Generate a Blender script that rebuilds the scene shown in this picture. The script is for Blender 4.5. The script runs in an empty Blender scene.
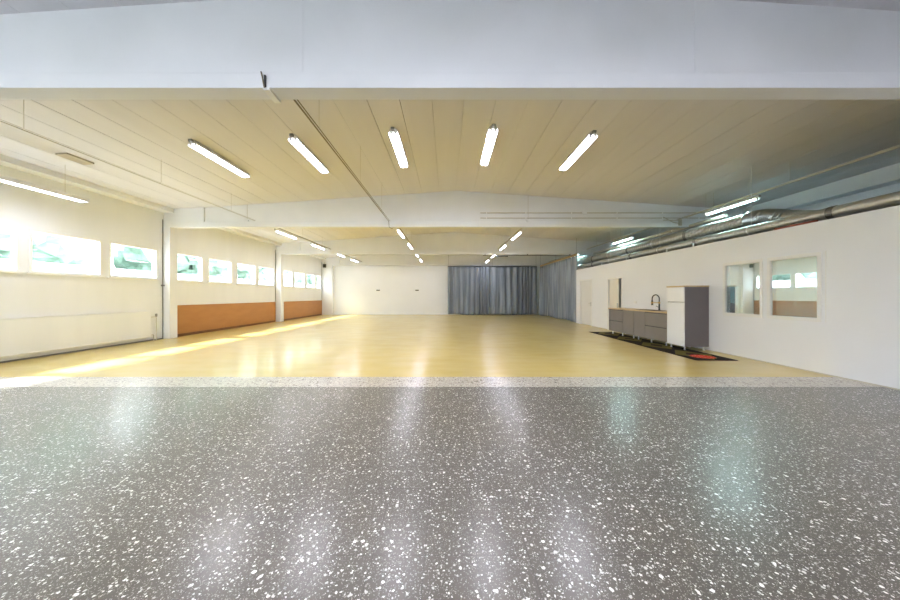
import bpy, bmesh, math, random
from mathutils import Vector, Matrix
random.seed(7)
C = bpy.context.scene
COL = C.collection
PI = math.pi

# ------------------------------------------------------------------ camera
cam = bpy.data.cameras.new('camera'); camo = bpy.data.objects.new('camera', cam)
COL.objects.link(camo); C.camera = camo
camo.location = (0, 0, 1.4); camo.rotation_euler = (PI/2, 0, 0)
cam.sensor_width = 36; cam.lens = 12.0; cam.clip_start = .05; cam.clip_end = 300
cam.shift_x = 3/900; cam.shift_y = -4/900

# ------------------------------------------------------------------ world, sun, exposure
SKY = 8.0; LAMP_W = 42.0; TUBE = 5.0; SUN = 17.0
w = bpy.data.worlds.new('world'); C.world = w; w.use_nodes = True
nt = w.node_tree; nt.nodes.clear()
out = nt.nodes.new('ShaderNodeOutputWorld'); bg = nt.nodes.new('ShaderNodeBackground')
tc = nt.nodes.new('ShaderNodeTexCoord'); sp = nt.nodes.new('ShaderNodeSeparateXYZ'); cr = nt.nodes.new('ShaderNodeValToRGB')
nt.links.new(tc.outputs['Generated'], sp.inputs[0]); nt.links.new(sp.outputs[2], cr.inputs[0])
nt.links.new(cr.outputs[0], bg.inputs[0]); nt.links.new(bg.outputs[0], out.inputs[0])
cr.color_ramp.elements[0].position = 0.0; cr.color_ramp.elements[0].color = (.95, .97, 1, 1)
cr.color_ramp.elements[1].position = 0.7; cr.color_ramp.elements[1].color = (.75, .86, 1, 1)
bg.inputs[1].default_value = SKY
sl = bpy.data.lights.new('sun', 'SUN'); sl.energy = SUN; sl.angle = math.radians(5); sl.color = (.94, .95, 1)
so = bpy.data.objects.new('sun', sl); COL.objects.link(so)
so.rotation_euler = Vector((1.0, 0.12, -1.03)).to_track_quat('-Z', 'Y').to_euler()
so.location = (-20, 5, 20)
vs = C.view_settings; C.display_settings.display_device = 'sRGB'
vs.view_transform = 'Standard'; vs.look = 'None'; vs.gamma = 1; vs.exposure = 0.93; vs.use_curve_mapping = False
C.cycles.max_bounces = 10; C.cycles.diffuse_bounces = 7; C.cycles.glossy_bounces = 4; C.cycles.transparent_max_bounces = 12
C.cycles.use_denoising = True; C.cycles.use_light_tree = True; C.cycles.sample_clamp_indirect = 8
C.cycles.caustics_reflective = False; C.cycles.caustics_refractive = False

# ------------------------------------------------------------------ room numbers
XL, XR, XP = -9.3, 10.0, 6.72           # outer left wall, outer right wall, partition face
YB, YF = -6.0, 22.6
RX, RZ, SL = .3, 4.88, .067             # ridge
def ceil_z(x): return RZ - SL*abs(x-RX)
SOF = 3.67                              # underside of the roof beams
BEAMS = [3.27, 9.86, 16.3, 22.3]
BW = .2

# ------------------------------------------------------------------ materials
def new_mat(name, col=(.8,.8,.8), rough=.5, metal=0., spec=.5, emit=None, es=0.):
    m = bpy.data.materials.new(name); m.use_nodes = True
    b = m.node_tree.nodes['Principled BSDF']
    b.inputs['Base Color'].default_value = (*col, 1); b.inputs['Roughness'].default_value = rough
    b.inputs['Metallic'].default_value = metal; b.inputs['Specular IOR Level'].default_value = spec
    if emit: b.inputs['Emission Color'].default_value = (*emit, 1); b.inputs['Emission Strength'].default_value = es
    return m
class N:
    """tiny node graph writer"""
    def __init__(s, m): s.t = m.node_tree; s.b = s.t.nodes['Principled BSDF']
    def n(s, typ, ins=None, **kw):
        x = s.t.nodes.new(typ)
        for k, v in kw.items(): setattr(x, k, v)
        for k, v in (ins or {}).items():
            if hasattr(v, 'is_output') and v.is_output: s.t.links.new(v, x.inputs[k])
            else: x.inputs[k].default_value = v
        return x
    def pos(s): return s.n('ShaderNodeNewGeometry').outputs['Position']
    def m(s, op, a, b=0., c=0.): return s.n('ShaderNodeMath', {0: a, 1: b, 2: c}, operation=op).outputs[0]
    def noise(s, v, sc, det=3., rough=.5): return s.n('ShaderNodeTexNoise', {'Vector': v, 'Scale': sc, 'Detail': det, 'Roughness': rough}).outputs['Fac']
    def mapr(s, v, a, b, c=0., d=1.): return s.n('ShaderNodeMapRange', {0: v, 1: a, 2: b, 3: c, 4: d}).outputs[0]
    def mix(s, f, a, b):
        x = s.n('ShaderNodeMix', data_type='RGBA')
        for i, v in ((0, f), (6, a), (7, b)):
            if hasattr(v, 'is_output'): s.t.links.new(v, x.inputs[i])
            else: x.inputs[i].default_value = (*v, 1) if isinstance(v, tuple) and len(v) == 3 else v
        return x.outputs[2]
    def scale(s, v, xyz): return s.n('ShaderNodeMapping', {'Vector': v, 'Scale': xyz}).outputs[0]
    def link(s, o, name): s.t.links.new(o, s.b.inputs[name])
    def bump(s, h, st=.2, d=.01): s.link(s.n('ShaderNodeBump', {'Height': h, 'Strength': st, 'Distance': d}).outputs[0], 'Normal')

def mottled(name, c1, c2, sc=1.2, rough=.6, bump=0., metal=0., spec=.5, stretch=(1,1,1)):
    m = new_mat(name, c1, rough, metal, spec); g = N(m); p = g.scale(g.pos(), stretch)
    g.link(g.mix(g.mapr(g.noise(p, sc, 4), .35, .65), c1, c2), 'Base Color')
    if bump: g.bump(g.noise(p, sc*40, 3), bump, .003)
    return m

M = {}
M['wall'] = mottled('white_wall_paint', (.84,.855,.89), (.82,.835,.87), .8, .55, .15)
M['wall_left'] = mottled('cream_board_wall', (.82,.835,.86), (.79,.805,.83), .7, .5, .1, stretch=(1,3,.4))
M['concrete'] = mottled('painted_concrete', (.81,.82,.85), (.78,.79,.82), 1.5, .6, .3)
M['ceiling'] = mottled('cream_ceiling_board', (.73,.715,.75), (.69,.675,.705), .9, .6, .15, stretch=(2,.15,1))
M['dark'] = new_mat('dark_gap', (.05,.045,.04), .8)
M['white'] = new_mat('white_enamel', (.84,.84,.83), .3)
M['white_door'] = mottled('white_door_paint', (.79,.78,.76), (.77,.76,.735), 2, .4)
M['cream_door'] = mottled('cream_door_paint', (.80,.77,.68), (.78,.75,.66), 2, .4)
M['frame'] = new_mat('window_frame_paint', (.83,.83,.82), .35)
M['steel'] = mottled('galvanised_steel', (.56,.55,.52), (.49,.48,.45), 3, .38, 0, .8)
M['steel_dark'] = new_mat('dull_steel', (.22,.21,.2), .45, .7)
M['chrome'] = new_mat('chrome', (.75,.75,.75), .12, 1.)
M['grey_cap'] = new_mat('grey_plastic', (.28,.28,.27), .5)
M['black'] = new_mat('black_plastic', (.02,.02,.02), .4)
M['brass'] = new_mat('brass', (.72,.52,.2), .25, 1.)
M['pipe'] = new_mat('cream_pipe_paint', (.52,.48,.41), .45)
M['cable'] = new_mat('brown_cable_sheath', (.20,.16,.10), .6)
M['panel_brown'] = mottled('orange_brown_hardboard', (.46,.21,.062), (.42,.185,.052), 1.5, .45, .1, stretch=(1,1,3))
M['panel_frame'] = mottled('dark_brown_wood', (.20,.085,.03), (.15,.06,.02), 3, .5)
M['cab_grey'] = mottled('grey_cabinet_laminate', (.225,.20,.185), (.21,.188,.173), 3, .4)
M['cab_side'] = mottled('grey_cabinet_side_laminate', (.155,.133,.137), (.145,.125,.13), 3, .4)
M['cab_white'] = new_mat('white_cabinet_laminate', (.83,.84,.86), .3)
M['roof_red'] = mottled('rusty_red_timber', (.24,.05,.02), (.17,.035,.02), 6, .7)
M['teal'] = mottled('teal_grey_paint', (.30,.46,.50), (.27,.42,.46), 2, .4)
M['navy'] = mottled('dark_blue_fabric', (.02,.035,.06), (.015,.03,.05), 8, .8)
M['render'] = mottled('pale_render', (.50,.52,.50), (.42,.45,.43), 2, .8)
M['asphalt'] = mottled('pale_gravel', (.42,.42,.40), (.33,.33,.31), 6, .9, .3)
M['bark'] = mottled('bark', (.13,.09,.06), (.08,.06,.04), 6, .9, .5)
M['leaf'] = mottled('green_leaves', (.20,.30,.23), (.28,.37,.30), 3.5, .7, .6)

def wood(name, c1, c2):
    m = new_mat(name, c1, .35); g = N(m); p = g.scale(g.pos(), (14, 1.2, 14))
    g.link(g.mix(g.mapr(g.noise(p, 2.5, 5, .6), .35, .65), c1, c2), 'Base Color'); return m
M['worktop'] = wood('pale_wood_worktop', (.66,.50,.31), (.54,.38,.20))
M['batten'] = wood('yellow_pine', (.50,.33,.12), (.38,.24,.08))

def tube_mat(name, col, st):
    m = new_mat(name, (.9,.9,.9), .4, emit=col, es=st); m.cycles.emission_sampling = 'NONE'; return m
LCOL = {False: (.94, .95, 1.12), True: (.60, 1, 1)}
M['tube'] = tube_mat('fluorescent_tube', (.92, .95, 1), TUBE)
M['tube_cool'] = tube_mat('cool_fluorescent_tube', (.62, 1, 1), TUBE*1.1)

def glass(name, refl, tint):
    m = bpy.data.materials.new(name); m.use_nodes = True; t = m.node_tree; t.nodes.clear()
    o = t.nodes.new('ShaderNodeOutputMaterial'); mx = t.nodes.new('ShaderNodeMixShader')
    tr = t.nodes.new('ShaderNodeBsdfTransparent'); tr.inputs[0].default_value = (*tint, 1)
    gl = t.nodes.new('ShaderNodeBsdfGlossy'); gl.inputs['Roughness'].default_value = .01; gl.inputs[0].default_value = (.95,.97,.97,1)
    mx.inputs[0].default_value = refl
    t.links.new(tr.outputs[0], mx.inputs[1]); t.links.new(gl.outputs[0], mx.inputs[2]); t.links.new(mx.outputs[0], o.inputs[0]); return m
M['glass'] = glass('clear_window_glass', .06, (.95,.98,.97))
M['glass_inner'] = glass('reflective_interior_glass', .5, (.85,.95,.97))

def terrazzo(name, base, base2, chip, chip2, thr, light=False, tiles=True, rough=.2):
    m = new_mat(name, base, rough, spec=.45); g = N(m); g.b.inputs['Coat Weight'].default_value = .8; g.b.inputs['Coat Roughness'].default_value = .25; g.b.inputs['Coat IOR'].default_value = 1.5; p = g.pos()
    nz = g.n('ShaderNodeTexNoise', {'Vector': p, 'Scale': 60., 'Detail': 2.}).outputs['Color']
    wv = g.n('ShaderNodeVectorMath', {0: nz, 1: (.5,.5,.5)}, operation='SUBTRACT').outputs[0]
    wv = g.n('ShaderNodeVectorMath', {0: wv, 'Scale': .016}, operation='SCALE').outputs[0]
    pw = g.n('ShaderNodeVectorMath', {0: p, 1: wv}, operation='ADD').outputs[0]
    col = g.mix(g.mapr(g.noise(p, 1.3, 4), .3, .7), base, base2)
    def chips(col, sc, thr, c, size):
        v = g.n('ShaderNodeTexVoronoi', {'Vector': pw, 'Scale': sc})
        s = g.n('ShaderNodeSeparateColor', {0: v.outputs['Color']})
        pick = g.mapr(s.outputs[0], thr-.005, thr+.005)
        rad = g.m('MULTIPLY', g.m('ADD', s.outputs[1], .35), size/sc)
        ins = g.mapr(g.m('SUBTRACT', rad, g.m('DIVIDE', v.outputs['Distance'], 1.0)), -.03/1, .03/1)
        cc = g.mix(s.outputs[2], c, tuple(x*.62 for x in c))
        return g.mix(g.m('MULTIPLY', pick, ins), col, cc)
    def chips2(col, sc, thr, c, size):
        v = g.n('ShaderNodeTexVoronoi', {'Vector': pw, 'Scale': sc})
        s = g.n('ShaderNodeSeparateColor', {0: v.outputs['Color']})
        pick = g.mapr(s.outputs[0], thr-.005, thr+.005)
        ins = g.m('LESS_THAN', v.outputs['Distance'], g.m('MULTIPLY', g.m('ADD', s.outputs[1], .35), size))
        cc = g.mix(s.outputs[2], c, tuple(x*.6 for x in c))
        return g.mix(g.m('MULTIPLY', pick, ins), col, cc)
    col = chips2(col, 150., thr-.25, chip2, .42)
    col = chips2(col, 75., thr-.02, chip, .40)
    col = chips2(col, 42., thr+.06, chip, .36)
    if light:
        col = chips2(col, 26., .45, chip2, .40); col = chips2(col, 33., .6, chip, .40)
    if tiles:
        s = g.n('ShaderNodeSeparateXYZ', {0: p})
        def ln(v, off):
            f = g.m('FRACT', g.m('DIVIDE', g.m('ADD', v, off), .28)); d = g.m('ABSOLUTE', g.m('SUBTRACT', f, .5))
            return g.m('GREATER_THAN', d, .489)
        l = g.m('MAXIMUM', ln(s.outputs[0], 20.0), ln(s.outputs[1], 19.66))
        col = g.mix(g.m('MULTIPLY', l, .5), col, tuple(x*.4 for x in base))
        g.link(g.mapr(g.noise(p, .9, 3), .3, .7, rough-.01, rough+.01), 'Roughness')
    g.link(col, 'Base Color')
    return m
M['terrazzo'] = terrazzo('dark_grey_terrazzo', (.096,.084,.066), (.085,.074,.058), (.95,.93,.88), (.42,.40,.36), .80, rough=.46)
M['strip'] = terrazzo('pale_speckled_terrazzo', (.55,.50,.43), (.50,.46,.39), (.80,.77,.7), (.20,.17,.13), .62, True, False, .45)

m = new_mat('yellow_epoxy_floor', (.6,.45,.15), .2, spec=.45); g = N(m); p = g.pos()
ps = g.scale(p, (.35, .16, 1))
a = g.mix(g.mapr(g.noise(ps, 1.8, 5, .6), .35, .65), (.63,.47,.105), (.54,.395,.07))
a = g.mix(g.mapr(g.noise(g.scale(p, (1, 2.5, 1)), 1.2, 3, .5), .3, .8, 0, .5), a, (.70,.58,.28))
g.link(a, 'Base Color'); g.link(g.mapr(g.noise(p, .7, 3), .3, .7, .42, .46), 'Roughness'); g.b.inputs['Coat Weight'].default_value = .8; g.b.inputs['Coat Roughness'].default_value = .18
M['yellow'] = m

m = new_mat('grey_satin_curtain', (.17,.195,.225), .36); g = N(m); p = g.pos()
g.link(g.mix(g.mapr(g.noise(g.scale(p, (6, 6, .4)), 1.2, 4), .35, .65), (.28,.32,.38), (.14,.165,.21)), 'Base Color')  # highlights and shade of the folds put into the colour as upright streaks
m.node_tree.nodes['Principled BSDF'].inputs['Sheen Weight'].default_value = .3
M['curtain'] = m

# ------------------------------------------------------------------ mesh helpers
def mesh_obj(name, bm, mat, parent=None, loc=(0,0,0), smooth=False, bevel=0, seg=2):
    me = bpy.data.meshes.new(name); bmesh.ops.recalc_face_normals(bm, faces=bm.faces[:]); bm.to_mesh(me); bm.free()
    o = bpy.data.objects.new(name, me); COL.objects.link(o); o.location = loc
    for mm in (mat if isinstance(mat, (list, tuple)) else [mat]): me.materials.append(mm)
    if smooth:
        for f in me.polygons: f.use_smooth = True
        try: me.set_sharp_from_angle(angle=math.radians(40))
        except Exception: pass
    if parent: o.parent = parent
    if bevel:
        md = o.modifiers.new('bevel', 'BEVEL'); md.width = bevel; md.segments = seg; md.limit_method = 'ANGLE'
    return o
def BM(): return bmesh.new()
def box(bm, x0, x1, y0, y1, z0, z1, mi=0):
    v = [bm.verts.new((x, y, z)) for x in (x0, x1) for y in (y0, y1) for z in (z0, z1)]
    for i in ((0,1,3,2),(4,6,7,5),(0,4,5,1),(2,3,7,6),(0,2,6,4),(1,5,7,3)):
        f = bm.faces.new([v[j] for j in i]); f.material_index = mi
def prism(bm, pts, y0, y1):
    """polygon in XZ extruded along Y"""
    a = [bm.verts.new((x, y0, z)) for x, z in pts]; b = [bm.verts.new((x, y1, z)) for x, z in pts]
    bm.faces.new(a); bm.faces.new(b[::-1]); n = len(pts)
    for i in range(n): bm.faces.new([a[i], b[i], b[(i+1)%n], a[(i+1)%n]])
def tube(bm, pts, r, n=12, cap=True):
    """tube through points, r a number or a list"""
    pts = [Vector(p) for p in pts]; rs = r if isinstance(r, (list, tuple)) else [r]*len(pts)
    rings = []; up = Vector((0, 0, 1))
    d0 = (pts[1]-pts[0]).normalized()
    if abs(d0.dot(up)) > .95: up = Vector((0, 1, 0))
    u = d0.cross(up).normalized()
    for i, p in enumerate(pts):
        d = ((pts[i]-pts[i-1]).normalized() if i else Vector()) + ((pts[i+1]-pts[i]).normalized() if i < len(pts)-1 else Vector())
        d.normalize(); u = (u - d*u.dot(d)).normalized(); v = d.cross(u)
        rings.append([bm.verts.new(p + (u*math.cos(2*PI*k/n) + v*math.sin(2*PI*k/n))*rs[i]) for k in range(n)])
    for a, b in zip(rings, rings[1:]):
        for k in range(n): bm.faces.new([a[k], a[(k+1)%n], b[(k+1)%n], b[k]])
    if cap: bm.faces.new(rings[0][::-1]); bm.faces.new(rings[-1])
def struct(o): o['kind'] = 'structure'; return o
def tag(o, label, cat, group=None):
    o['label'] = label; o['category'] = cat
    if group: o['group'] = group
    return o
def thing(name, label, cat, loc=(0,0,0), rot=(0,0,0), group=None):
    o = bpy.data.objects.new(name, None); COL.objects.link(o); o.location = loc; o.rotation_euler = rot; o.empty_display_size = .2
    return tag(o, label, cat, group)
def dup(root, loc, rot, label, group=None):
    def cp(o, par):
        c = o.copy(); COL.objects.link(c); c.parent = par
        for ch in list(o.children): cp(ch, c)
        return c
    r = cp(root, None); r.location = loc; r.rotation_euler = rot; r['label'] = label
    if group: r['group'] = group
    return r

# ------------------------------------------------------------------ structure
bm = BM(); box(bm, XL-.3, XR+.3, YB, 4.62, -.1, 0); f = struct(mesh_obj('floor', bm, M['terrazzo']))
bm = BM(); box(bm, XL-.3, XR+.3, 4.62, 5.19, -.1, 0); struct(mesh_obj('floor', bm, M['strip']))
bm = BM(); box(bm, XL-.3, XR+.3, 5.19, YF+.3, -.1, 0); struct(mesh_obj('floor', bm, M['yellow']))

# ceiling of long boards with open joints, backing above
bm = BM()
x = RX
edges = []
for sgn in (-1, 1):
    x = RX
    while (x > XL-.1 if sgn < 0 else x < XR+.1):
        nx = x + sgn*.56; gp = random.choice([.006, .008, .010, .016])
        a, b = sorted((x + sgn*gp/2, nx - sgn*gp/2))
        prism(bm, [(a, ceil_z(a)), (b, ceil_z(b)), (b, ceil_z(b)+.03), (a, ceil_z(a)+.03)], YB, YF)
        x = nx
for a, b in ((XL-.4, RX), (RX, XR+.4)):
    prism(bm, [(a, ceil_z(a)+.031), (b, ceil_z(b)+.031), (b, ceil_z(b)+.25), (a, ceil_z(a)+.25)], YB-.3, YF+.3)
struct(mesh_obj('ceiling', bm, M['ceiling']))

def holed_wall(name, mat, x0, x1, ya, yb, za, zb, holes):
    """wall in the YZ plane, thickness x0..x1, with rectangular holes (y0,y1,z0,z1)"""
    bm = BM(); ys = sorted({ya, yb, *[h[0] for h in holes], *[h[1] for h in holes]})
    for y0, y1 in zip(ys, ys[1:]):
        hs = sorted([h for h in holes if h[0] <= y0+1e-6 and h[1] >= y1-1e-6], key=lambda h: h[2]); z = za
        for h in hs:
            if h[2] > z+1e-6: box(bm, x0, x1, y0, y1, z, h[2])
            z = h[3]
        if z < zb: box(bm, x0, x1, y0, y1, z, zb)
    bmesh.ops.remove_doubles(bm, verts=bm.verts, dist=1e-5)
    return struct(mesh_obj(name, bm, mat))
# left wall and its windows
WZ0, WZ1 = 1.93, 2.90
wins = [(-4.6,-3.2),(-3.0,-1.6),(-1.2,.2),(.4,1.8),(3.62,4.98),(5.14,6.52),(6.68,8.08),(8.25,9.64),
        (10.12,11.43),(11.68,12.98),(13.25,14.6),(14.78,16.13),(16.72,18.05),(18.25,19.65),(19.85,21.15),(21.35,22.1)]
holed_wall('wall_left', M['wall_left'], XL-.18, XL, YB, YF, 0, ceil_z(XL)+.02, [(a, b, WZ0, WZ1) for a, b in wins])
for i, (a, b) in enumerate(wins):
    bm = BM(); t = .045
    for q in ((a, b, WZ0, WZ0+t), (a, b, WZ1-t, WZ1), (a, a+t, WZ0+t, WZ1-t), (b-t, b, WZ0+t, WZ1-t)):
        box(bm, XL-.10, XL+.012, *q)
    o = struct(mesh_obj('window_%d' % (i+1), bm, M['frame'], bevel=.004))
    bm = BM(); box(bm, XL-.065, XL-.059, a+t, b-t, WZ0+t, WZ1-t); mesh_obj('window_pane', bm, M['glass'], o)
    bm = BM(); box(bm, XL-.02, XL+.05, a-.05, b+.05, WZ0-.035, WZ0-.001); mesh_obj('window_sill', bm, M['frame'], o, bevel=.004)
    pl = bpy.data.lights.new('window_portal', 'AREA'); pl.shape = 'RECTANGLE'; pl.size = WZ1-WZ0; pl.size_y = b-a; pl.cycles.is_portal = True
    po = bpy.data.objects.new('window_portal', pl); COL.objects.link(po); po.location = (XL-.15, (a+b)/2, (WZ0+WZ1)/2); po.rotation_euler = (0, -PI/2, 0)

# far wall, wall behind the camera, outer right wall
bm = BM(); box(bm, XL-.18, XR+.18, YF, YF+.2, 0, 4.95); struct(mesh_obj('wall_back', bm, M['wall']))
added_wins = [(-8.3,-5.5), (-5.1,-2.3)]  # two unseen windows added behind the camera for soft daylight
bm = BM(); box(bm, XL-.18, XR+.18, YB-.2, YB, 3.3, 4.95); box(bm, XL-.18, XR+.18, YB-.2, YB, 0, .5)
for a, b in zip([XL-.18]+[q[1] for q in added_wins], [q[0] for q in added_wins]+[XR+.18]): box(bm, a, b, YB-.2, YB, .5, 3.3)
struct(mesh_obj('wall_front', bm, M['wall']))
for i, (a, b) in enumerate(added_wins):
    bm = BM(); t = .06
    for q in ((a, b, .5, .5+t), (a, b, 3.3-t, 3.3), (a, a+t, .5+t, 3.3-t), (b-t, b, .5+t, 3.3-t)): box(bm, q[0], q[1], YB-.12, YB-.04, q[2], q[3])
    o = struct(mesh_obj('window_%d' % (len(wins)+3+i), bm, M['frame']))
    bm = BM(); box(bm, a+t, b-t, YB-.083, YB-.077, .5+t, 3.3-t); mesh_obj('window_pane', bm, M['glass'], o)
    pl = bpy.data.lights.new('window_portal', 'AREA'); pl.shape = 'RECTANGLE'; pl.size = b-a; pl.size_y = 2.8; pl.cycles.is_portal = True
    po = bpy.data.objects.new('window_portal', pl); COL.objects.link(po); po.location = ((a+b)/2, YB-.15, 1.9); po.rotation_euler = (PI/2, 0, 0)
bm = BM(); box(bm, XR, XR+.18, YB, YF, 0, 4.3); struct(mesh_obj('wall_outer_right', bm, M['wall']))

# partition with two doors and two inner windows
PT = .1; PZ = 2.75; PY1 = 15.6
D1 = (13.94, 15.08, 0, 2.15); D2 = (11.56, 12.48, 0, 2.08)
W1 = (6.44, 7.24, .99, 2.135); W2 = (5.44, 6.23, .99, 2.135)
holed_wall('wall_right', M['wall'], XP, XP+PT, YB, PY1, 0, PZ, [D1, D2, W1, W2])
bm = BM(); box(bm, XP+PT, XR, PY1-.1, PY1, 0, PZ); struct(mesh_obj('wall_room_end', bm, M['wall']))
bm = BM(); box(bm, XP+PT, XR, YB, PY1-.1, PZ-.12, PZ-.02); struct(mesh_obj('ceiling_of_side_room', bm, M['steel_dark']))
for i, W in enumerate((W1, W2)):
    y0, y1, z0, z1 = W; bm = BM(); t = .012
    for q in ((y0, y1, z0, z0+t), (y0, y1, z1-t, z1), (y0, y0+t, z0+t, z1-t), (y1-t, y1, z0+t, z1-t)): box(bm, XP+.002, XP+PT, *q)
    T = .06
    for q in ((y0-T, y1+T, z0-T, z0), (y0-T, y1+T, z1, z1+T), (y0-T, y0, z0, z1), (y1, y1+T, z0, z1)): box(bm, XP-.014, XP-.0005, *q)
    o = struct(mesh_obj('window_%d' % (len(wins)+1+i), bm, M['frame'], bevel=.003))
    bm = BM(); box(bm, XP+.012, XP+.018, y0+t, y1-t, z0+t, z1-t); mesh_obj('window_pane', bm, M['glass_inner'], o)
bm = BM(); box(bm, XP-.005, XP, 5.315, 5.33, .93, 2.2); struct(mesh_obj('trim_1', bm, M['frame']))

def handle(parent, x, y, z, sy):
    bm = BM(); box(bm, x-.008, x, y-.02, y+.02, z-.1, z+.1)
    tube(bm, [(x-.005, y, z+.03), (x-.05, y, z+.03), (x-.055, y+sy*.02, z+.03), (x-.055, y+sy*.13, z+.03)], .01, 8)
    tube(bm, [(x-.005, y, z-.05), (x-.012, y, z-.05)], .012, 10)
    return mesh_obj('door_handle', bm, M['chrome'], parent, smooth=True)
def architrave(y0, y1, z1, parent, T=.06):
    bm = BM()
    box(bm, XP-.014, XP, y0-T, y0, 0, z1+T); box(bm, XP-.014, XP, y1, y1+T, 0, z1+T); box(bm, XP-.014, XP, y0, y1, z1, z1+T)
    mesh_obj('door_frame', bm, M['frame'], parent, bevel=.003)
# door 1 closed
bm = BM(); box(bm, XP+.018, XP+.058, D1[0]+.006, D1[1]-.006, .02, D1[3]-.006)
for z0, z1 in ((.2, .95), (1.1, 1.98)): box(bm, XP+.012, XP+.02, D1[0]+.16, D1[1]-.16, z0, z1)
d = struct(mesh_obj('door_1', bm, M['white_door'], bevel=.003)); handle(d, XP+.018, D1[0]+.1, 1.02, 1)
architrave(D1[0], D1[1], D1[3], d)
# door 2: sliding leaf left a hand's breadth open at its near side, dark room behind
bm = BM(); box(bm, XP+.03, XP+.065, D2[0]+.24, D2[1]-.002, .015, D2[3]-.005)
d = struct(mesh_obj('door_2', bm, M['cream_door'], bevel=.003)); architrave(D2[0], D2[1], D2[3], d)
bm = BM(); box(bm, XP+.022, XP+.03, D2[0]+.30, D2[0]+.34, .92, 1.12); mesh_obj('door_handle', bm, M['chrome'], d, bevel=.003)
# dark backing corridor inside door 2
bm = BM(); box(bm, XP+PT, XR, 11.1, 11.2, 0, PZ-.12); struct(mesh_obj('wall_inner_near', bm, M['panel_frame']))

# baseboards
bm = BM(); box(bm, XP-.006, XP, YB, D2[0]-.06, 0, .018); struct(mesh_obj('baseboard_right', bm, M['pipe']))
bm = BM(); box(bm, XP-.006, XP, D2[1]+.06, D1[0]-.06, 0, .018); struct(mesh_obj('baseboard_right', bm, M['pipe']))

# edge girders along both side walls under the ceiling
for s, x0, x1 in (('left', XL, XL+.32), ('right', XR-.32, XR)):
    bm = BM(); z = min(ceil_z(x0), ceil_z(x1)); zb = 4.13 if s == 'left' else 3.98; prism(bm, [(x0, zb), (x1, zb), (x1, ceil_z(x1)), (x0, ceil_z(x0))], YB, YF)
    if s == 'right': box(bm, x0, x1, YB, YF, 3.9, 3.979)
    struct(mesh_obj('trim_girder_' + s, bm, M['concrete']))
# roof beams: thin web, thicker bottom flange and end blocks
for y in BEAMS:
    bm = BM(); y0, y1 = y, y+BW
    box(bm, XL, XR, y0, y1, SOF, SOF+.16)
    prism(bm, [(XL, SOF+.16), (XR, SOF+.16), (XR, SOF+.19), (XL, SOF+.19)], y0+.03, y1-.03)
    prism(bm, [(XL, SOF+.19), (XR, SOF+.19), (XR, ceil_z(XR)), (RX, RZ), (XL, ceil_z(XL))], y0+.06, y1-.06)
    for xa, xb in ((XL, -8.0), (8.7, XR)):
        prism(bm, [(xa, SOF+.16), (xb, SOF+.16), (xb, ceil_z(xb)), (xa, ceil_z(xa))], y0+.001, y1-.001)
    for xj in (-1.6, 2.75): box(bm, xj-.004, xj+.004, y0+.052, y0+.06, SOF+.19, ceil_z(xj))
    struct(mesh_obj('roof_beam', bm, M['concrete'], bevel=.006))
# pillars
for i, (y, xr) in enumerate(zip(BEAMS, (-9.05, -9.07, -9.0, -8.5))):
    bm = BM(); y1 = y+.24 if i < 3 else YF
    box(bm, XL, xr, y-.04, y1, 0, SOF); struct(mesh_obj('pillar', bm, M['concrete'], bevel=.012))
    bm = BM(); box(bm, XL+.0, XL+.015, y-.062, y-.042, 0, 3.9); struct(mesh_obj('trim_%d' % (i+10), bm, M['steel_dark']))
bm = BM(); box(bm, XL, XL+.02, 3.7, 9.78, 0, .035); struct(mesh_obj('baseboard_left', bm, M['steel_dark']))

# ------------------------------------------------------------------ outside
bm = BM(); box(bm, -90, 60, -60, 90, -.25, -.1); struct(mesh_obj('ground', bm, M['asphalt']))
bm = BM(); prism(bm, [(-17.2, -.1), (-17, -.1), (-17, 2.75), (-17.2, 2.75)], -20, 60)
prism(bm, [(-17.25, 2.751), (-16.95, 2.751), (-16.95, 2.82), (-17.25, 2.82)], -20, 60)
tag(mesh_obj('garden_wall', bm, M['render']), 'pale rendered wall outside, low in the left-hand windows', 'wall')
def tree(x, y, h, label):
    t = thing('tree', label, 'tree', (x, y, -.1), group='trees outside the left-hand windows')
    bm = BM(); tube(bm, [(0,0,0), (.1,.05,h*.3), (-.05,.1,h*.6), (0,0,h*.8)], [.22,.17,.12,.05], 8); mesh_obj('trunk', bm, M['bark'], t, smooth=True)
    bm = BM()
    for k in range(80):
        a = random.uniform(0, 2*PI); rr = random.uniform(0, h*.30); z = random.uniform(.22, .95)*h
        rr *= 1.15-abs(z/h-.5)
        s = random.uniform(.11, .19)*h
        r = bmesh.ops.create_icosphere(bm, subdivisions=3, radius=s, matrix=Matrix.Translation((math.cos(a)*rr, math.sin(a)*rr, z)))
        for v in r['verts']:
            c = Vector((math.cos(a)*rr, math.sin(a)*rr, z)); v.co = c + (v.co-c)*random.uniform(.78, 1.22)
    mesh_obj('foliage', bm, M['leaf'], t)
for k, nn in enumerate(('nearest', 'second nearest', 'third', 'fourth', 'fifth', 'sixth', 'seventh', 'eighth', 'farthest')):
    tree(-22-6*(k % 2), 4+k*5.3, random.uniform(8, 9.4), 'leafy green tree outside the left-hand windows, %s of the nine' % nn)

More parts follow.
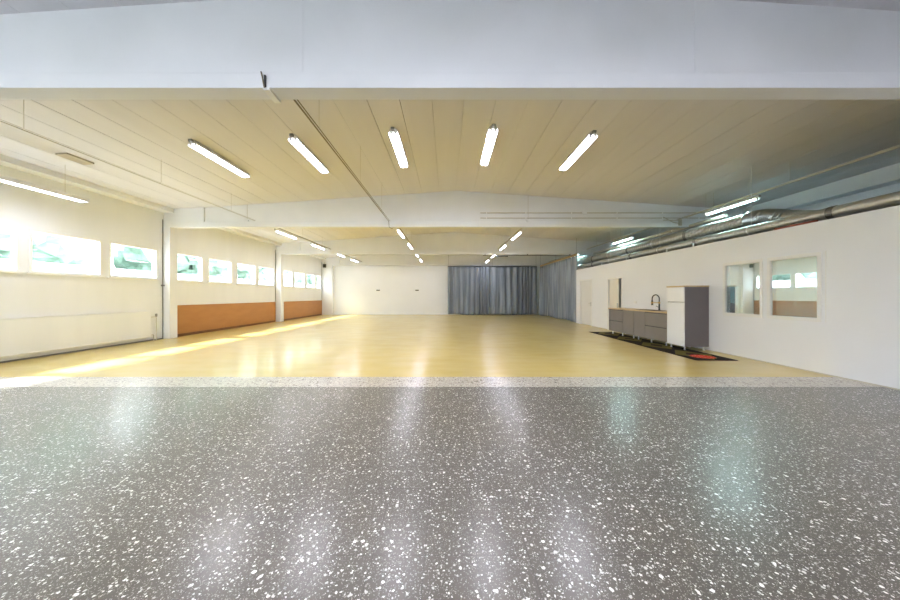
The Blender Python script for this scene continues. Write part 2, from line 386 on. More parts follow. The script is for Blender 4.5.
# ------------------------------------------------------------------ left wall furniture
def brown_panel(y0, y1, label):
    t = thing('wall_panel', label, 'wall panel', (XL, y0, 0), group='brown wall panels under the windows'); L = y1-y0
    bm = BM(); box(bm, .001, .035, .05, L-.05, .09, 1.03); mesh_obj('board', bm, M['panel_brown'], t, bevel=.004)
    bm = BM(); box(bm, .001, .05, 0, .05, 0, 1.08); box(bm, .001, .05, L-.05, L, 0, 1.08); box(bm, .001, .05, .05, L-.05, 1.03, 1.08)
    mesh_obj('frame', bm, M['panel_brown'], t, bevel=.003)
    bm = BM(); box(bm, .001, .045, .05, L-.05, .0, .09); mesh_obj('plinth', bm, M['panel_frame'], t, bevel=.003)
    for yy in (.055,): 
        bm = BM(); box(bm, .036, .04, yy, yy+.03, .09, 1.03); mesh_obj('edge_strip', bm, M['panel_frame'], t)
brown_panel(10.22, 16.2, 'long orange-brown wall panel under the windows, between the nearest pillar and the next')
brown_panel(16.68, 22.2, 'orange-brown wall panel under the windows, farther one ending at the white back wall')

# flat radiator in the nearest bay
t = thing('radiator', 'long flat white radiator on the left wall under the nearest windows', 'radiator', (XL, 3.8, .12))
bm = BM(); box(bm, .03, .085, 0, 5.55, .03, .80); mesh_obj('radiator_panel', bm, M['wall_left'], t, bevel=.012)
bm = BM(); box(bm, .025, .09, 0, 5.55, .80, .815); mesh_obj('top_grille', bm, M['wall_left'], t)
bm = BM(); box(bm, .02, .095, 0, 5.55, 0, .03); mesh_obj('bottom_rail', bm, M['frame'], t)
for yy in (.6, 2.8, 5.0):
    bm = BM(); box(bm, 0, .03, yy, yy+.05, .1, .7); mesh_obj('bracket', bm, M['white'], t)
bm = BM(); tube(bm, [(.055, 5.55, .62), (.055, 5.72, .62), (.055, 5.74, .60), (.055, 5.74, -.12)], .011, 8); mesh_obj('supply_pipe', bm, M['pipe'], t, smooth=True)
bm = BM(); tube(bm, [(.055, 5.55, .06), (.055, 5.64, .06), (.055, 5.66, .04), (.055, 5.66, -.12)], .011, 8); mesh_obj('return_pipe', bm, M['pipe'], t, smooth=True)
bm = BM(); tube(bm, [(.055, 5.74, .62), (.055, 5.74, .66), (.055, 5.74, .70), (.055, 5.74, .72)], [.022,.03,.03,.02], 12); v = mesh_obj('valve', bm, M['grey_cap'], t, smooth=True)
# small latch on the gap beside the first pillar
bm = BM(); box(bm, XL+.03, XL+.06, 9.72, 9.83, 1.72, 1.76); tube(bm, [(XL+.045, 9.74, 1.74), (XL+.1, 9.74, 1.74), (XL+.1, 9.70, 1.74)], .01, 8)
tag(mesh_obj('latch', bm, M['steel_dark']), 'small dark metal latch beside the nearest white pillar', 'latch')
# black box on the last pillar
t = thing('junction_box', 'small dark box at the top of the farthest left pillar', 'box', (-8.98, 22.16, 3.62))
bm = BM(); box(bm, -.2, .02, 0, .1, -.12, .14); mesh_obj('housing', bm, M['black'], t, bevel=.01)
bm = BM(); tube(bm, [(-.09, .05, .14), (-.09, .05, .30)], .012, 8); mesh_obj('conduit_stub', bm, M['pipe'], t)

# two small black wall fittings on the back wall
for x, lab in ((-5.17, 'small black bar fitting on the back wall, left of the two'), (-2.25, 'small black bar fitting on the back wall, the one nearer the curtain')):
    t = thing('wall_fitting', lab, 'wall fitting', (x, YF, 1.83), group='black fittings on the back wall')
    bm = BM(); box(bm, -.13, .13, -.10, -.06, -.04, .04); mesh_obj('bar', bm, M['black'], t, bevel=.01)
    bm = BM(); box(bm, -.05, .05, -.06, 0, -.035, .035); mesh_obj('bracket', bm, M['grey_cap'], t)

# ------------------------------------------------------------------ curtains
def curtain(name, label, p0, p1, z0, z1, amp, rng, railmat, rail_h, nrm):
    d = Vector(p1)-Vector(p0); L = d.length; d.normalize(); n = Vector(nrm)
    t = thing(name, label, 'curtain', (p0[0], p0[1], 0), group='grey curtains in the far right corner')
    rnd = random.Random(rng); NU = int(L/.022); NZ = 26
    ph = []; s = 0
    for i in range(NU+1):
        u = i*L/NU; s += (L/NU)*2*PI/(.42+.15*math.sin(u*1.7+rng)+.08*math.sin(u*4.1)); ph.append(s)
    ak = [amp*(.65+.45*math.sin(i*L/NU*2.3+rng*2)) for i in range(NU+1)]
    bm = BM(); g = []
    for j in range(NZ+1):
        v = j/NZ; row = []
        for i in range(NU+1):
            u = i*L/NU; k = .45+.55*min(1, (1-v)*2.2)
            off = ak[i]*k*(math.sin(ph[i]+.5*math.sin(v*3+u)*(1-v)) + .28*math.sin(2.3*ph[i]+1)*(1-v))
            lift = .03*math.sin(u*2.1+rng)*(1-v)**6
            lat = .05*math.sin(u*3.3+v*2.4)*(1-v)
            pt = n*off + d*(u + lat*math.sin(PI*u/L)); row.append(bm.verts.new((pt.x, pt.y, z0 + (z1-z0)*v + lift)))
        g.append(row)
    for a, b in zip(g, g[1:]):
        for i in range(NU): bm.faces.new([a[i], a[i+1], b[i+1], b[i]])
    o = mesh_obj('curtain_fabric', bm, M['curtain'], t, smooth=False)
    for f in o.data.polygons: f.use_smooth = True
    md = o.modifiers.new('thickness', 'SOLIDIFY'); md.thickness = .004
    bm = BM(); a = Vector((0,0,0)); b = d*L
    q = n*.02
    vs_ = [a-q, b-q, b+q, a+q]
    lo = [bm.verts.new((v.x, v.y, z1)) for v in vs_]; hi = [bm.verts.new((v.x, v.y, z1+rail_h)) for v in vs_]
    bm.faces.new(lo[::-1]); bm.faces.new(hi)
    for i in range(4): bm.faces.new([lo[i], lo[(i+1)%4], hi[(i+1)%4], hi[i]])
    mesh_obj('curtain_rail', bm, railmat, t)
    # hangers up to the roof
    k = 0
    m = max(2, int(L/2.2))
    for k in range(m+1):
        pp = d*(L*(k+.02)/(m+.04)); top = ceil_z(p0[0]+pp.x)
        bm = BM(); tube(bm, [(pp.x, pp.y, z1+rail_h), (pp.x, pp.y, top)], .006, 6); mesh_obj('hanger_rod', bm, M['steel_dark'], t)
    return t
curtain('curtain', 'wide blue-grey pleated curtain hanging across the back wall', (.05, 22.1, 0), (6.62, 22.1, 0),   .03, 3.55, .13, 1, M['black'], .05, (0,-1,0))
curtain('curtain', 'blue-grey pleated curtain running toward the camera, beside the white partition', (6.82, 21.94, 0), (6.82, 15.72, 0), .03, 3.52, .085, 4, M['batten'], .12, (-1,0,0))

# rail across the hall under the second beam
t = thing('curtain_track', 'thin dark horizontal track along the second far roof beam beside the curtain', 'track', (1.95, 16.26, 3.58))
bm = BM(); box(bm, 0, 4.8, -.02, .01, 0, .03); mesh_obj('track_bar', bm, M['steel_dark'], t)
for x in (.1, 2.4, 4.7):
    bm = BM(); box(bm, x, x+.03, -.015, .03, .03, .1); mesh_obj('bracket', bm, M['steel_dark'], t)
bm = BM(); box(bm, .65, 1.35, -.04, .015, -.05, -.002); mesh_obj('curtain_carrier', bm, M['black'], t)

# ------------------------------------------------------------------ tube lights
def make_light(name, label, loc, rot, cool, group, k=1.):
    t = thing(name, label, 'light', loc, rot, group); L = 1.52 if k < 1 else 1.66; tx = .045*(.5 if k < 1 else 1); tr = .019 if k == 1 else .013
    bm = BM(); prism(bm, [(-.05*k, 0), (.05*k, 0), (.082*k, -.055), (.078*k, -.06), (-.078*k, -.06), (-.082*k, -.055)], 0, L); mesh_obj('housing', bm, M['white'], t)
    for s in (-1, 1):
        bm = BM(); tube(bm, [(s*tx, .05, -.085), (s*tx, L-.05, -.085)], tr, 12); mesh_obj('lamp_tube', bm, M['tube_cool' if cool else 'tube'], t, smooth=True)
        for y in (.012, L-.05):
            bm = BM(); box(bm, s*tx-tr-.001, s*tx+tr+.001, y, y+.038, -.11, -.06); mesh_obj('tube_socket', bm, M['white'], t, bevel=.004)
    ld = bpy.data.lights.new('lamp_glow', 'AREA'); ld.shape = 'RECTANGLE'; ld.size = .14*k; ld.size_y = L-.1
    ld.energy = LAMP_W*(1 if k == 1 else 1.05 if cool else .7); ld.color = LCOL[cool]
    lo = bpy.data.objects.new('lamp_glow', ld); COL.objects.link(lo); lo.parent = t; lo.location = (0, L/2, -.0615)
    if k == 1:
        for s in (-1, 1):
            bm = BM(); prism(bm, [(s*.079, -.058), (s*.084, -.056), (s*.098, -.098), (s*.094, -.099)], .0, L); mesh_obj('reflector', bm, M['white'], t)
    for y0, y1 in ((-.06*k, .0), ):
        bm = BM(); box(bm, -.035*k, .035*k, y0, y1, -.05, 0); mesh_obj('end_cap', bm, M['grey_cap'], t, bevel=.005)
    return t
ordn = ['leftmost', 'second from left', 'middle', 'fourth from left', 'rightmost']
base = None
row = [(-5.1, 6.0), (-3.12, 6.05), (-1.09, 6.06), (.94, 6.04), (2.94, 6.02)]
# near ceiling row
for i, (x, y) in enumerate(row):
    rot = (0, -SL if x < RX else SL, 0); loc = (x, y, ceil_z(x)-.002)
    lab = 'white twin-tube light fixed to the near ceiling, %s of the row of five' % ordn[i]
    if base is None: base = make_light('tube_light', lab, loc, rot, False, 'five tube lights on the near ceiling')
    else: dup(base, loc, rot, lab, 'five tube lights on the near ceiling')
# unseen rows added over and behind the camera to light the front beam
for y in (-.6, -4.2):
    for i, x in enumerate((-5, -3, -1, 1, 3, 5)):
        dup(base, (x, y, ceil_z(x)-.002), (0, -SL if x < RX else SL, 0), 'added unseen white twin-tube ceiling light %s the camera, %s of that row of six' % ('above' if y > -3 else 'well behind', ['leftmost','second from left','third from left','fourth from left','fifth from left','rightmost'][i]), 'added tube lights behind the camera')

def hang(t, zt, L=1.52):
    for y in (.25, L-.25):
        bm = BM(); tube(bm, [(0, y, 0), (0, y, zt)], .003, 5); mesh_obj('hanger_wire', bm, M['pipe'], t)
hz = 3.885
protoh = None
nm = ['nearest', 'second', 'third', 'farthest']
for x, rn, offs in ((-6.35, 'row nearest the left-hand windows', 0), (-1.8, 'row left of centre', -.15), (2.8, 'row right of centre', .25)):
    for i, yc in enumerate((11.85, 14.75, 17.8, 20.6)):
        yc += offs; loc = (x, yc-.76, hz); lab = 'hanging tube light beyond the near roof beam, %s in the %s' % (nm[i], rn)
        if protoh is None:
            protoh = make_light('hanging_tube_light', lab, loc, (0,0,0), False, 'hanging tube lights in rows', .55); hang(protoh, .044)
        else:
            dup(protoh, loc, (0,0,0), lab, 'hanging tube lights in rows')
pc = None
for i, y in enumerate((7.4, 12.4, 17.4)):
    lab = 'cool white tube light hanging above the ducts over the partition, %s' % ['nearest of the three', 'second of the three', 'farthest, beyond the side curtain'][i]
    if pc is None: pc = make_light('hanging_tube_light', lab, (7.7, y, hz), (0,0,0), True, 'cool tube lights above the ducts', .55); hang(pc, ceil_z(7.7)-hz)
    else: dup(pc, (7.7, y, hz), (0,0,0), lab, 'cool tube lights above the ducts')
t = dup(base, (-8.44, 5.36, 3.68), (0,0,0), 'tube light hanging low beside the left wall at the left edge of the picture', 'tube light by the left wall')
hang(t, ceil_z(-8.44)-3.68)
for ch in t.children:
    if ch.type == 'LIGHT': ch.data = ch.data.copy(); ch.data.energy *= .45

# ------------------------------------------------------------------ tracks, cables, conduits
def track(label, x, ya, yb, z=3.9, mat='pipe', wdt=.035, cmat='cable'):
    t = thing('cable_track', label, 'cable track', (x, ya, z)); L = yb-ya
    bm = BM(); box(bm, -wdt/2, wdt/2, 0, L, 0, .04 if wdt > .03 else .012); mesh_obj('rail', bm, M[mat], t)
    bm = BM(); tube(bm, [(wdt/2+.02, 0, .02), (wdt/2+.02, L, .02)], .008 if wdt > .015 else .003, 6); mesh_obj('cable', bm, M[cmat], t)
    n = int(L/2.1)
    for k in range(n):
        y = (k+.5)*L/n
        bm = BM(); tube(bm, [(0, y, .04), (0, y, ceil_z(x)-z)], .003, 5); mesh_obj('hanger_wire', bm, M['pipe'], t)
bays = [(BEAMS[0]+.15, BEAMS[1]+.05), (BEAMS[1]+.15, BEAMS[2]+.05), (BEAMS[2]+.15, BEAMS[3]+.05)]
bn = ['near bay', 'middle bay', 'far bay']
track('thin cable track crossing the near ceiling toward the left-hand hanging lights', -6.35, *bays[0], 3.88, 'pipe', .01, 'pipe')
track('brown double cable crossing the near ceiling from the front beam to the next beam', -1.92, *bays[0], 3.86, 'cable', .018)
track('long cable track above the ducts, upper right of the picture, near bay', 7.62, *bays[0])
for b in (1, 2):
    for x, rn in ((-6.35, 'left-hand'), (-1.8, 'left-of-centre'), (2.8, 'right-of-centre'), (7.62, 'duct-side')):
        track('cable track above the %s hanging lights in the %s' % (rn, bn[b]), x, *bays[b], 3.93)
# cable dropping round the front beam, with its dark bracket
t = thing('beam_bracket', 'dark bracket and white cable duct clipped round the front roof beam', 'bracket', (-1.98, BEAMS[0], SOF))
bm = BM(); box(bm, -.008, .012, -.018, 0, -.005, .13); mesh_obj('strap', bm, M['black'], t, bevel=.003)
bm = BM(); tube(bm, [(-.035, -.02, .16), (-.02, -.02, .10), (.0, -.02, -.01)], .008, 6); mesh_obj('cable', bm, M['cable'], t)
bm = BM(); box(bm, -.02, .05, -.01, BW+.02, -.03, 0); mesh_obj('cable_duct', bm, M['white'], t, bevel=.004)
bm = BM(); tube(bm, [(-1.91, BEAMS[1]+.03, 3.868), (-1.91, BEAMS[1]-.02, 3.85), (-1.90, BEAMS[1]-.02, 3.68), (-1.89, BEAMS[1]+.0, 3.655), (-1.84, BEAMS[1]+BW, 3.655), (-1.82, BEAMS[1]+BW+.05, 3.70), (-1.80, BEAMS[1]+BW+.2, 3.92)], .009, 8)
tag(mesh_obj('looped_cable', bm, M['cable'], smooth=True), 'brown cable looping under the near roof beam, left of centre', 'cable')
# conduits on the face of the second beam
yb = BEAMS[1]+.06
for z, x0, lab in ((4.14, 1.1, 'upper cream conduit running along the right half of the near roof beam'), (3.97, 1.1, 'lower cream conduit running along the right half of the near roof beam')):
    t = thing('conduit', lab, 'conduit', (x0, yb-.03, z))
    bm = BM(); tube(bm, [(0,0,0), (7.4,0,0)], .014, 8); mesh_obj('pipe', bm, M['pipe'], t, smooth=True)
    for x in (.2, 1.5, 3.0, 4.5, 6.0, 7.2):
        bm = BM(); box(bm, x-.015, x+.015, -.016, .03, -.024, .024); mesh_obj('clip', bm, M['white'], t)
    if z > 4:
        bm = BM(); box(bm, 3.35, 3.5, -.03, .03, -.06, .06); mesh_obj('junction_box', bm, M['concrete'], t, bevel=.006)
for x, z0, lab in ((2.68, SOF+.2, 'thin drop cable on the near roof beam, right of centre'), (-6.6, SOF+.2, 'thin drop cable on the near roof beam, at its left end')):
    t = thing('drop_cable', lab, 'cable', (x, yb, z0))
    bm = BM(); tube(bm, [(0, -.01, .05), (0, -.01, ceil_z(x)-z0)], .005, 6); mesh_obj('cable', bm, M['pipe'], t)
    bm = BM(); box(bm, -.05, .05, -.05, 0, -.03, .05); mesh_obj('box', bm, M['concrete'], t, bevel=.006)
t = thing('beam_clamp', 'cream steel clamp on the right part of the near roof beam', 'clamp', (7.4, BEAMS[1], SOF+.16))
bm = BM(); tube(bm, [(-.3, -.015, .16), (0, -.015, 0), (.25, -.015, -.06)], .014, 8); tube(bm, [(-.3, -.015, .06), (.3, -.015, .06)], .014, 8); mesh_obj('brace', bm, M['pipe'], t, smooth=True)
bm = BM(); box(bm, .2, .3, -.03, 0, -.12, .08); mesh_obj('plate', bm, M['pipe'], t)

# ceiling plate upper left
bm = BM(); box(bm, -.12, .12, -.24, .24, -.035, 0)
o = tag(mesh_obj('ceiling_plate', bm, M['panel_plate'] if 'panel_plate' in M else mottled('beige_plate', (.55,.50,.43), (.50,.45,.39), 4, .5), loc=(-7.9, 6.38, ceil_z(-7.85)-.002), bevel=.006),
        'beige rectangular plate on the ceiling at upper left', 'ceiling plate'); o.rotation_euler = (0, -SL, 0)

# ------------------------------------------------------------------ ducts
def duct(name, label, pts, r, mat='steel', spiral=True, rods=(), collars=(), flex=None, loc=None):
    t = thing(name, label, 'duct', pts[0]); P0 = Vector(pts[0]); pts = [Vector(p)-P0 for p in pts]
    full = []; rs = []
    for a, b in zip(pts, pts[1:]):
        L = (b-a).length; n = max(2, int(L/.12)) if spiral else 1
        for k in range(n):
            p = a.lerp(b, k/n); full.append(p); rs.append(r)
            if spiral:
                full.append(a.lerp(b, (k+.45)/n)); rs.append(r); full.append(a.lerp(b, (k+.5)/n)); rs.append(r*1.018); full.append(a.lerp(b, (k+.55)/n)); rs.append(r)
    full.append(pts[-1]); rs.append(r)
    bm = BM(); tube(bm, full, rs, 24); mesh_obj('duct_body', bm, M[mat], t, smooth=True)
    a, b = pts[0], pts[1]; L = (b-a).length; d = (b-a).normalized()
    for c in collars:
        p = a + d*c; bm = BM(); tube(bm, [p-d*.05, p+d*.05], r*1.07, 24); mesh_obj('collar', bm, M['steel_dark'], t, smooth=True)
    for c in rods:
        p = a + d*c; bm = BM(); tube(bm, [p-d*.015, p+d*.015], r*1.05, 24)
        tube(bm, [p+Vector((0,0,r)), (p.x, p.y, ceil_z(P0.x+p.x)-P0.z)], .006, 6); mesh_obj('hanger_strap', bm, M['white'], t)
    if flex:
        pp = []; rr = []; fl = [Vector(q)-P0 for q in flex]; c = 0
        for qa, qb in zip(fl, fl[1:]):
            m = max(1, int((qb-qa).length/.02))
            for k in range(m): pp.append(qa.lerp(qb, k/m)); rr.append(r*(1.14 if c % 2 else 1.02)); c += 1
        bm = BM(); tube(bm, pp, rr, 24); mesh_obj('flexible_sleeve', bm, M['chrome_flex'], t)
    return t
M['chrome_flex'] = new_mat('flexible_foil', (.55,.58,.57), .3, .9)
duct('ventilation_duct', 'thin round steel duct running just above the partition top', [(7.1, 4.0, 2.93), (7.1, 22.4, 2.93)], .115, collars=(1.5, 4.5, 7.5, 10.5, 13.5), rods=(3, 6, 9, 12, 15))
duct('ventilation_duct', 'thick shiny steel duct under the hanging lights, ribbed foil sleeve at near end', [(7.6, 22.4, 3.3), (7.6, 7.5, 3.3), (7.61, 7.2, 3.27), (7.65, 6.95, 3.2), (7.72, 6.7, 3.12), (7.82, 6.4, 3.04), (7.91, 6.1, 2.97), (7.97, 5.7, 2.93), (8.0, 5.2, 2.92), (8.0, 3.2, 2.92)], .19, collars=(1.2, 4, 7, 10, 13), rods=(2.5, 5.5, 8.5, 11.5), flex=[(7.6, 7.55, 3.3), (7.6, 7.5, 3.3), (7.61, 7.2, 3.27), (7.65, 6.95, 3.2), (7.69, 6.8, 3.15)])
duct('ventilation_duct', 'slim cream pipe behind the thick shiny duct', [(8.0, 8.6, 3.7), (8.0, 22.4, 3.7)], .06, mat='pipe', spiral=False, rods=(2, 5, 8))
# small white clips on top of the partition
for k, y in enumerate((8.3, 9.3, 11.4, 13.2)):
    t = thing('duct_support', 'small white support on top of the partition, %s from the camera' % ['first', 'second', 'third', 'fourth'][k], 'support', (6.95, y, PZ-.02), group='white supports on the partition top')
    bm = BM(); box(bm, -.15, -.13, -.02, .02, .02, .14); box(bm, -.15, .03, -.02, .02, .02, .035); box(bm, -.15, -.02, -.02, .02, .125, .14); mesh_obj('bracket', bm, M['white'], t)
    bm = BM(); tube(bm, [(-.14, 0, .10), (-.155, 0, .10)], .012, 8); mesh_obj('bolt', bm, M['chrome'], t)
bm = BM(); box(bm, XP+.03, XP+.09, 5.5, 6.2, PZ, PZ+.045); tag(mesh_obj('timber', bm, M['roof_red'], bevel=.004), 'rusty red timber lying on the partition under the steel duct', 'timber')

# ------------------------------------------------------------------ kitchen unit
FX = 6.07; BX = XP-.015
def cabinet(label, y0, y1, secs, group=None):
    """base cabinet; secs = [(ya, yb, 'drawers'|'door')]"""
    t = thing('base_cabinet', label, 'cabinet', (FX, y0, 0), group='grey base cabinets'); L = y1-y0; D = BX-FX
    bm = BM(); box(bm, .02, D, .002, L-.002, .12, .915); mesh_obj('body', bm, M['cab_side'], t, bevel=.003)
    for ya, yb, kind in secs:
        ya -= y0; yb -= y0
        if kind == 'door':
            bm = BM(); box(bm, 0, .019, ya+.004, yb-.004, .122, .912); d = mesh_obj('door', bm, M['cab_grey'], t, bevel=.002)
        else:
            for z0, z1 in ((.122, .512), (.522, .912)):
                bm = BM(); box(bm, 0, .019, ya+.004, yb-.004, z0, z1); d = mesh_obj('drawer', bm, M['cab_grey'], t, bevel=.002)
                bm = BM(); box(bm, -.004, .0, ya+.006, yb-.006, z1-.020, z1); mesh_obj('finger_pull', bm, M['black'], d)
    for lx in (.08, D-.08):
        for ly in (.12, L/2, L-.12):
            bm = BM(); tube(bm, [(lx, ly, .012 if lx < .3 else 0), (lx, ly, .013), (lx, ly, .014), (lx, ly, .12)], [.026,.026,.016,.016], 12); mesh_obj('leg', bm, M['white'], t, smooth=True)
cabinet('grey base cabinet at the far end of the counter, beside the ajar door', 9.76, 11.24, [(9.76, 10.35, 'door'), (10.35, 11.24, 'drawers')])
cabinet('grey base cabinet under the black tap, next to the tall white-fronted unit', 8.29, 9.75, [(8.29, 9.2, 'drawers'), (9.2, 9.75, 'door')])
sx0, sx1, sy0, sy1 = 6.16, 6.50, 8.95, 9.75      # sink hole
bm = BM(); z0, z1 = .917, .957
for q in ((FX-.02, BX, 8.29, sy0), (FX-.02, BX, sy1, 11.26), (FX-.02, sx0, sy0, sy1), (sx1, BX, sy0, sy1)): box(bm, q[0], q[1], q[2], q[3], z0, z1)
bmesh.ops.remove_doubles(bm, verts=bm.verts, dist=1e-5)
tag(mesh_obj('worktop', bm, M['worktop']), 'pale wooden worktop along the two grey base cabinets', 'worktop')
t = thing('sink', 'black sink set into the wooden worktop', 'sink', (sx0, sy0, z1))
bm = BM(); w_, l_ = sx1-sx0, sy1-sy0
box(bm, -.015, .02, -.015, l_+.015, .0008, .008); box(bm, w_-.02, w_+.015, -.015, l_+.015, .0008, .008); box(bm, .02, w_-.02, -.015, .02, .0008, .008); box(bm, .02, w_-.02, l_-.02, l_+.015, .0008, .008)
mesh_obj('rim', bm, M['black'], t, bevel=.002)
bm = BM(); e = .003; box(bm, e, .01, e, l_-e, -.038, .0); box(bm, w_-.01, w_-e, e, l_-e, -.038, 0); box(bm, .01, w_-.01, e, .01, -.038, 0); box(bm, .01, w_-.01, l_-.01, l_-e, -.038, 0); box(bm, .01, w_-.01, .01, l_-.01, -.038, -.034)
mesh_obj('basin', bm, M['black'], t)
# spring tap
t = thing('kitchen_tap', 'tall black arched spring tap standing behind the sink', 'tap', (6.58, 9.3, z1))
bm = BM(); tube(bm, [(0,0,0), (0,0,.012), (0,0,.014), (0,0,.2)], [.034,.034,.024,.022], 16); mesh_obj('base', bm, M['black'], t, smooth=True)
pts = [(0,0,.2), (0,0,.36)] + [(-.11+.11*math.cos(a), 0, .36+.12*math.sin(a)) for a in [PI*k/10 for k in range(1, 11)]] + [(-.22, 0, .30)]
fp = []; fr = []
for a, b in zip(pts, pts[1:]):
    A, B = Vector(a), Vector(b); n = max(2, int((B-A).length/.008))
    for k in range(n): fp.append(A.lerp(B, k/n)); fr.append(.017 if k % 2 else .013)
fp.append(Vector(pts[-1])); fr.append(.013)
bm = BM(); tube(bm, fp, fr, 10); mesh_obj('spring_hose', bm, M['black'], t, smooth=True)
bm = BM(); tube(bm, [(-.22,0,.31), (-.22,0,.27), (-.22,0,.18), (-.22,0,.16)], [.018,.024,.026,.032], 14); mesh_obj('spray_head', bm, M['black'], t, smooth=True)
bm = BM(); tube(bm, [(0,0,.235), (-.20,0,.235)], .012, 10); tube(bm, [(0,0,.21), (0,0,.26)], .028, 14); tube(bm, [(-.22,0,.215), (-.22,0,.255)], .032, 14); mesh_obj('holder_arm', bm, M['brass'], t, smooth=True)
bm = BM(); tube(bm, [(0,.02,.10), (0,.06,.10), (-.02,.11,.13)], .009, 8); mesh_obj('lever', bm, M['black'], t, smooth=True)
# tall unit
TY0, TY1 = 7.68, 8.28; D = BX-FX
t = thing('tall_cabinet', 'tall grey cabinet with white front and wooden top at the near end of the counter', 'cabinet', (FX, TY0, 0))
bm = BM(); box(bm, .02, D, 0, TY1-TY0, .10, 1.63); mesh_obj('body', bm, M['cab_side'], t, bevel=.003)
bm = BM(); box(bm, -.01, D, -.01, TY1-TY0+.005, 1.632, 1.668); mesh_obj('top', bm, M['worktop'], t, bevel=.002)
bm = BM(); box(bm, 0, .019, .003, TY1-TY0-.003, .102, 1.235); d = mesh_obj('door', bm, M['cab_white'], t, bevel=.003)
bm = BM(); box(bm, -.012, 0, .05, TY1-TY0-.05, 1.222, 1.232); mesh_obj('finger_pull', bm, M['chrome'], d)
bm = BM(); box(bm, 0, .019, .003, TY1-TY0-.003, 1.248, 1.628); mesh_obj('upper_door', bm, M['cab_white'], t, bevel=.003)
for lx in (.07, D-.07):
    for ly in (.07, TY1-TY0-.07):
        bm = BM(); tube(bm, [(lx, ly, .012 if lx < .3 else 0), (lx, ly, .013), (lx, ly, .014), (lx, ly, .10)], [.028,.028,.017,.017], 12); mesh_obj('leg', bm, M['white'], t, smooth=True)
# socket strip on the partition above the counter
t = thing('wall_socket', 'small white socket on the partition above the far end of the worktop', 'socket', (XP, 10.7, 1.18))
bm = BM(); box(bm, -.012, 0, -.08, .08, -.04, .04); mesh_obj('plate', bm, M['white'], t, bevel=.003)
for y in (-.04, .04): bm = BM(); tube(bm, [(-.011, y, 0), (-.014, y, 0)], .022, 14); mesh_obj('outlet', bm, M['frame'], t)

# ------------------------------------------------------------------ rug
m = new_mat('patterned_rug', (.02,.02,.02), .95, spec=.1); g = N(m)
oc = g.n('ShaderNodeTexCoord').outputs['Object']; s = g.n('ShaderNodeSeparateXYZ', {0: oc}); X, Y = s.outputs[0], s.outputs[1]
ax = g.m('DIVIDE', g.m('ABSOLUTE', X), .45)
fy = g.m('ABSOLUTE', g.m('SUBTRACT', g.m('FRACT', g.m('DIVIDE', Y, 1.3)), .5))         # 0..0.5 per diamond
dia = g.m('ADD', ax, g.m('MULTIPLY', fy, 2.))
black, olive, red = (.018,.014,.010), (.12,.10,.025), (.6,.04,.025)
col = g.mix(g.m('LESS_THAN', dia, .92), black, olive)
col = g.mix(g.m('LESS_THAN', dia, .35), col, (.04,.02,.012))
yy = g.m('SUBTRACT', Y, .38); e = g.m('ADD', g.m('POWER', g.m('DIVIDE', X, .21), 2.), g.m('POWER', g.m('DIVIDE', yy, .2), 2.))
near = g.m('LESS_THAN', Y, 1.3)
nz = g.m('MULTIPLY', g.m('GREATER_THAN', g.noise(oc, 26., 2), .60), g.m('LESS_THAN', e, 1.5))
col = g.mix(g.m('LESS_THAN', e, 1.25), col, red)
col = g.mix(g.m('MULTIPLY', nz, .8), col, (.45,.33,.18))
col = g.mix(g.m('GREATER_THAN', ax, .94), col, (.03,.018,.012))
g.link(col, 'Base Color'); g.bump(g.noise(oc, 160., 2), .5, .004); M['rug'] = m
bm = BM(); n = 40; Lr = 5.15
def rug_edge(k): return .45 + .006*math.sin(k*1.7)
top = []; 
for k in range(n+1):
    y = Lr*k/n; wv_ = .002*math.sin(k*.9)
    top.append([bm.verts.new((-rug_edge(k), y, .009)), bm.verts.new((0, y, .011+wv_)), bm.verts.new((rug_edge(k+3), y, .009)),
                bm.verts.new((-rug_edge(k), y, .001)), bm.verts.new((rug_edge(k+3), y, .001))])
for a, b in zip(top, top[1:]):
    bm.faces.new([a[0],a[1],b[1],b[0]]); bm.faces.new([a[1],a[2],b[2],b[1]]); bm.faces.new([a[0],b[0],b[3],a[3]]); bm.faces.new([a[2],a[4],b[4],b[2]]); bm.faces.new([a[3],b[3],b[4],a[4]])
bm.faces.new([top[0][i] for i in (0,3,4,2,1)]); bm.faces.new([top[-1][i] for i in (0,1,2,4,3)])
t = thing('rug', 'long dark olive and black runner rug with a red medallion, under the kitchen cabinets', 'rug', (5.85, 6.5, 0), (0,0,math.radians(-1.4)))
mesh_obj('pile', bm, M['rug'], t)
bm = BM()
for k in range(60):
    x = -.44+.88*k/59
    box(bm, x-.002, x+.002, -.035-.008*random.random(), 0, .001, .004)
o = mesh_obj('fringe', bm, M['panel_frame'], t); o['kind'] = 'stuff'

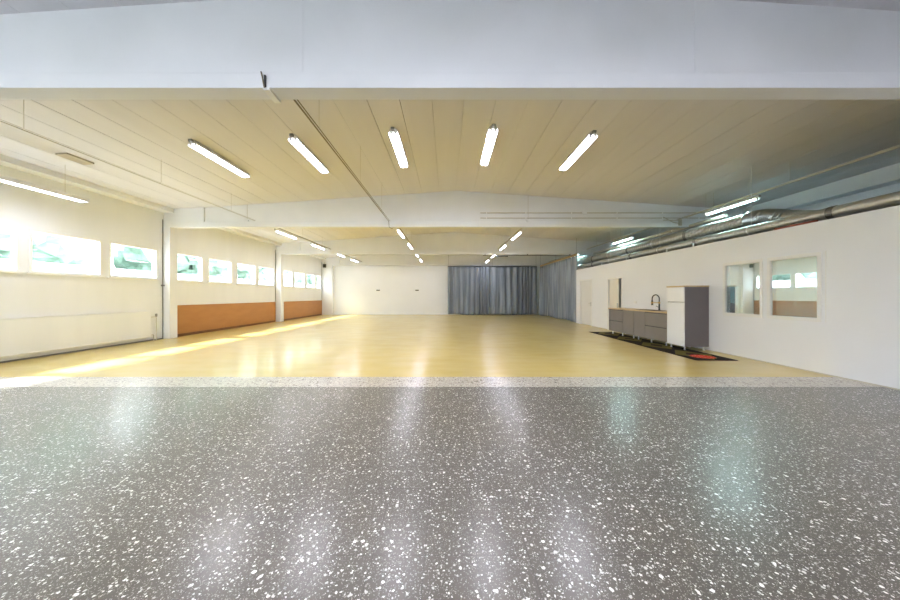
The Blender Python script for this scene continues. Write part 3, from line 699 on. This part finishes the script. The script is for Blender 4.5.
# ------------------------------------------------------------------ inside the side room, seen through its glass
t = thing('locker', 'teal-grey locker standing behind the left pane of the inner window', 'locker', (8.9, 9.3, 0))
bm = BM(); box(bm, -.2, .2, 0, .5, .08, 1.72); mesh_obj('body', bm, M['teal'], t, bevel=.005)
bm = BM(); box(bm, -.195, .195, -.02, -.001, .1, 1.70); d = mesh_obj('door', bm, M['teal'], t, bevel=.004)
bm = BM(); box(bm, .13, .15, -.05, -.02, .85, 1.0); mesh_obj('handle', bm, M['chrome'], d)
bm = BM(); box(bm, -.19, .19, .01, .49, 0, .08); mesh_obj('plinth', bm, M['black'], t)

t = thing('office_chair', 'dark blue rounded chair behind the left pane of the inner window', 'chair', (8.45, 8.75, 0))
bm = BM(); bmesh.ops.create_uvsphere(bm, u_segments=20, v_segments=12, radius=1, matrix=Matrix.Translation((0, .18, .98)) @ Matrix.Diagonal((.2, .05, .22, 1))); mesh_obj('backrest', bm, M['navy'], t, smooth=True)
bm = BM(); bmesh.ops.create_uvsphere(bm, u_segments=20, v_segments=12, radius=1, matrix=Matrix.Translation((0, -.03, .47)) @ Matrix.Diagonal((.23, .23, .045, 1))); mesh_obj('seat', bm, M['navy'], t, smooth=True)
bm = BM(); tube(bm, [(0, .08, .43), (0, .24, .46), (0, .25, .85)], .015, 8); mesh_obj('back_bar', bm, M['black'], t, smooth=True)
bm = BM(); tube(bm, [(0, 0, .09), (0, 0, .43)], .025, 12); mesh_obj('column', bm, M['chrome'], t, smooth=True)
for k in range(5):
    a = 2*PI*k/5; ca, sa = math.cos(a), math.sin(a)
    bm = BM(); tube(bm, [(0, 0, .10), (.27*ca, .27*sa, .065)], [.022, .014], 8); l = mesh_obj('leg', bm, M['black'], t, smooth=True)
    bm = BM(); tube(bm, [(.27*ca-.012*sa, .27*sa+.012*ca, .027), (.27*ca+.012*sa, .27*sa-.012*ca, .027)], .026, 12); mesh_obj('caster', bm, M['black'], l, smooth=True)
dup(pc, (8.3, 7.4, PZ-.125), (0,0,0), 'added tube light on the ceiling of the side room behind the inner windows', 'side room light')  # lamp added to brighten the locker behind the glass
for ch in bpy.data.objects:
    if ch.parent and ch.parent.get('group') == 'side room light' and ch.name.startswith('hanger_wire'): ch.scale = (1, 1, .01)
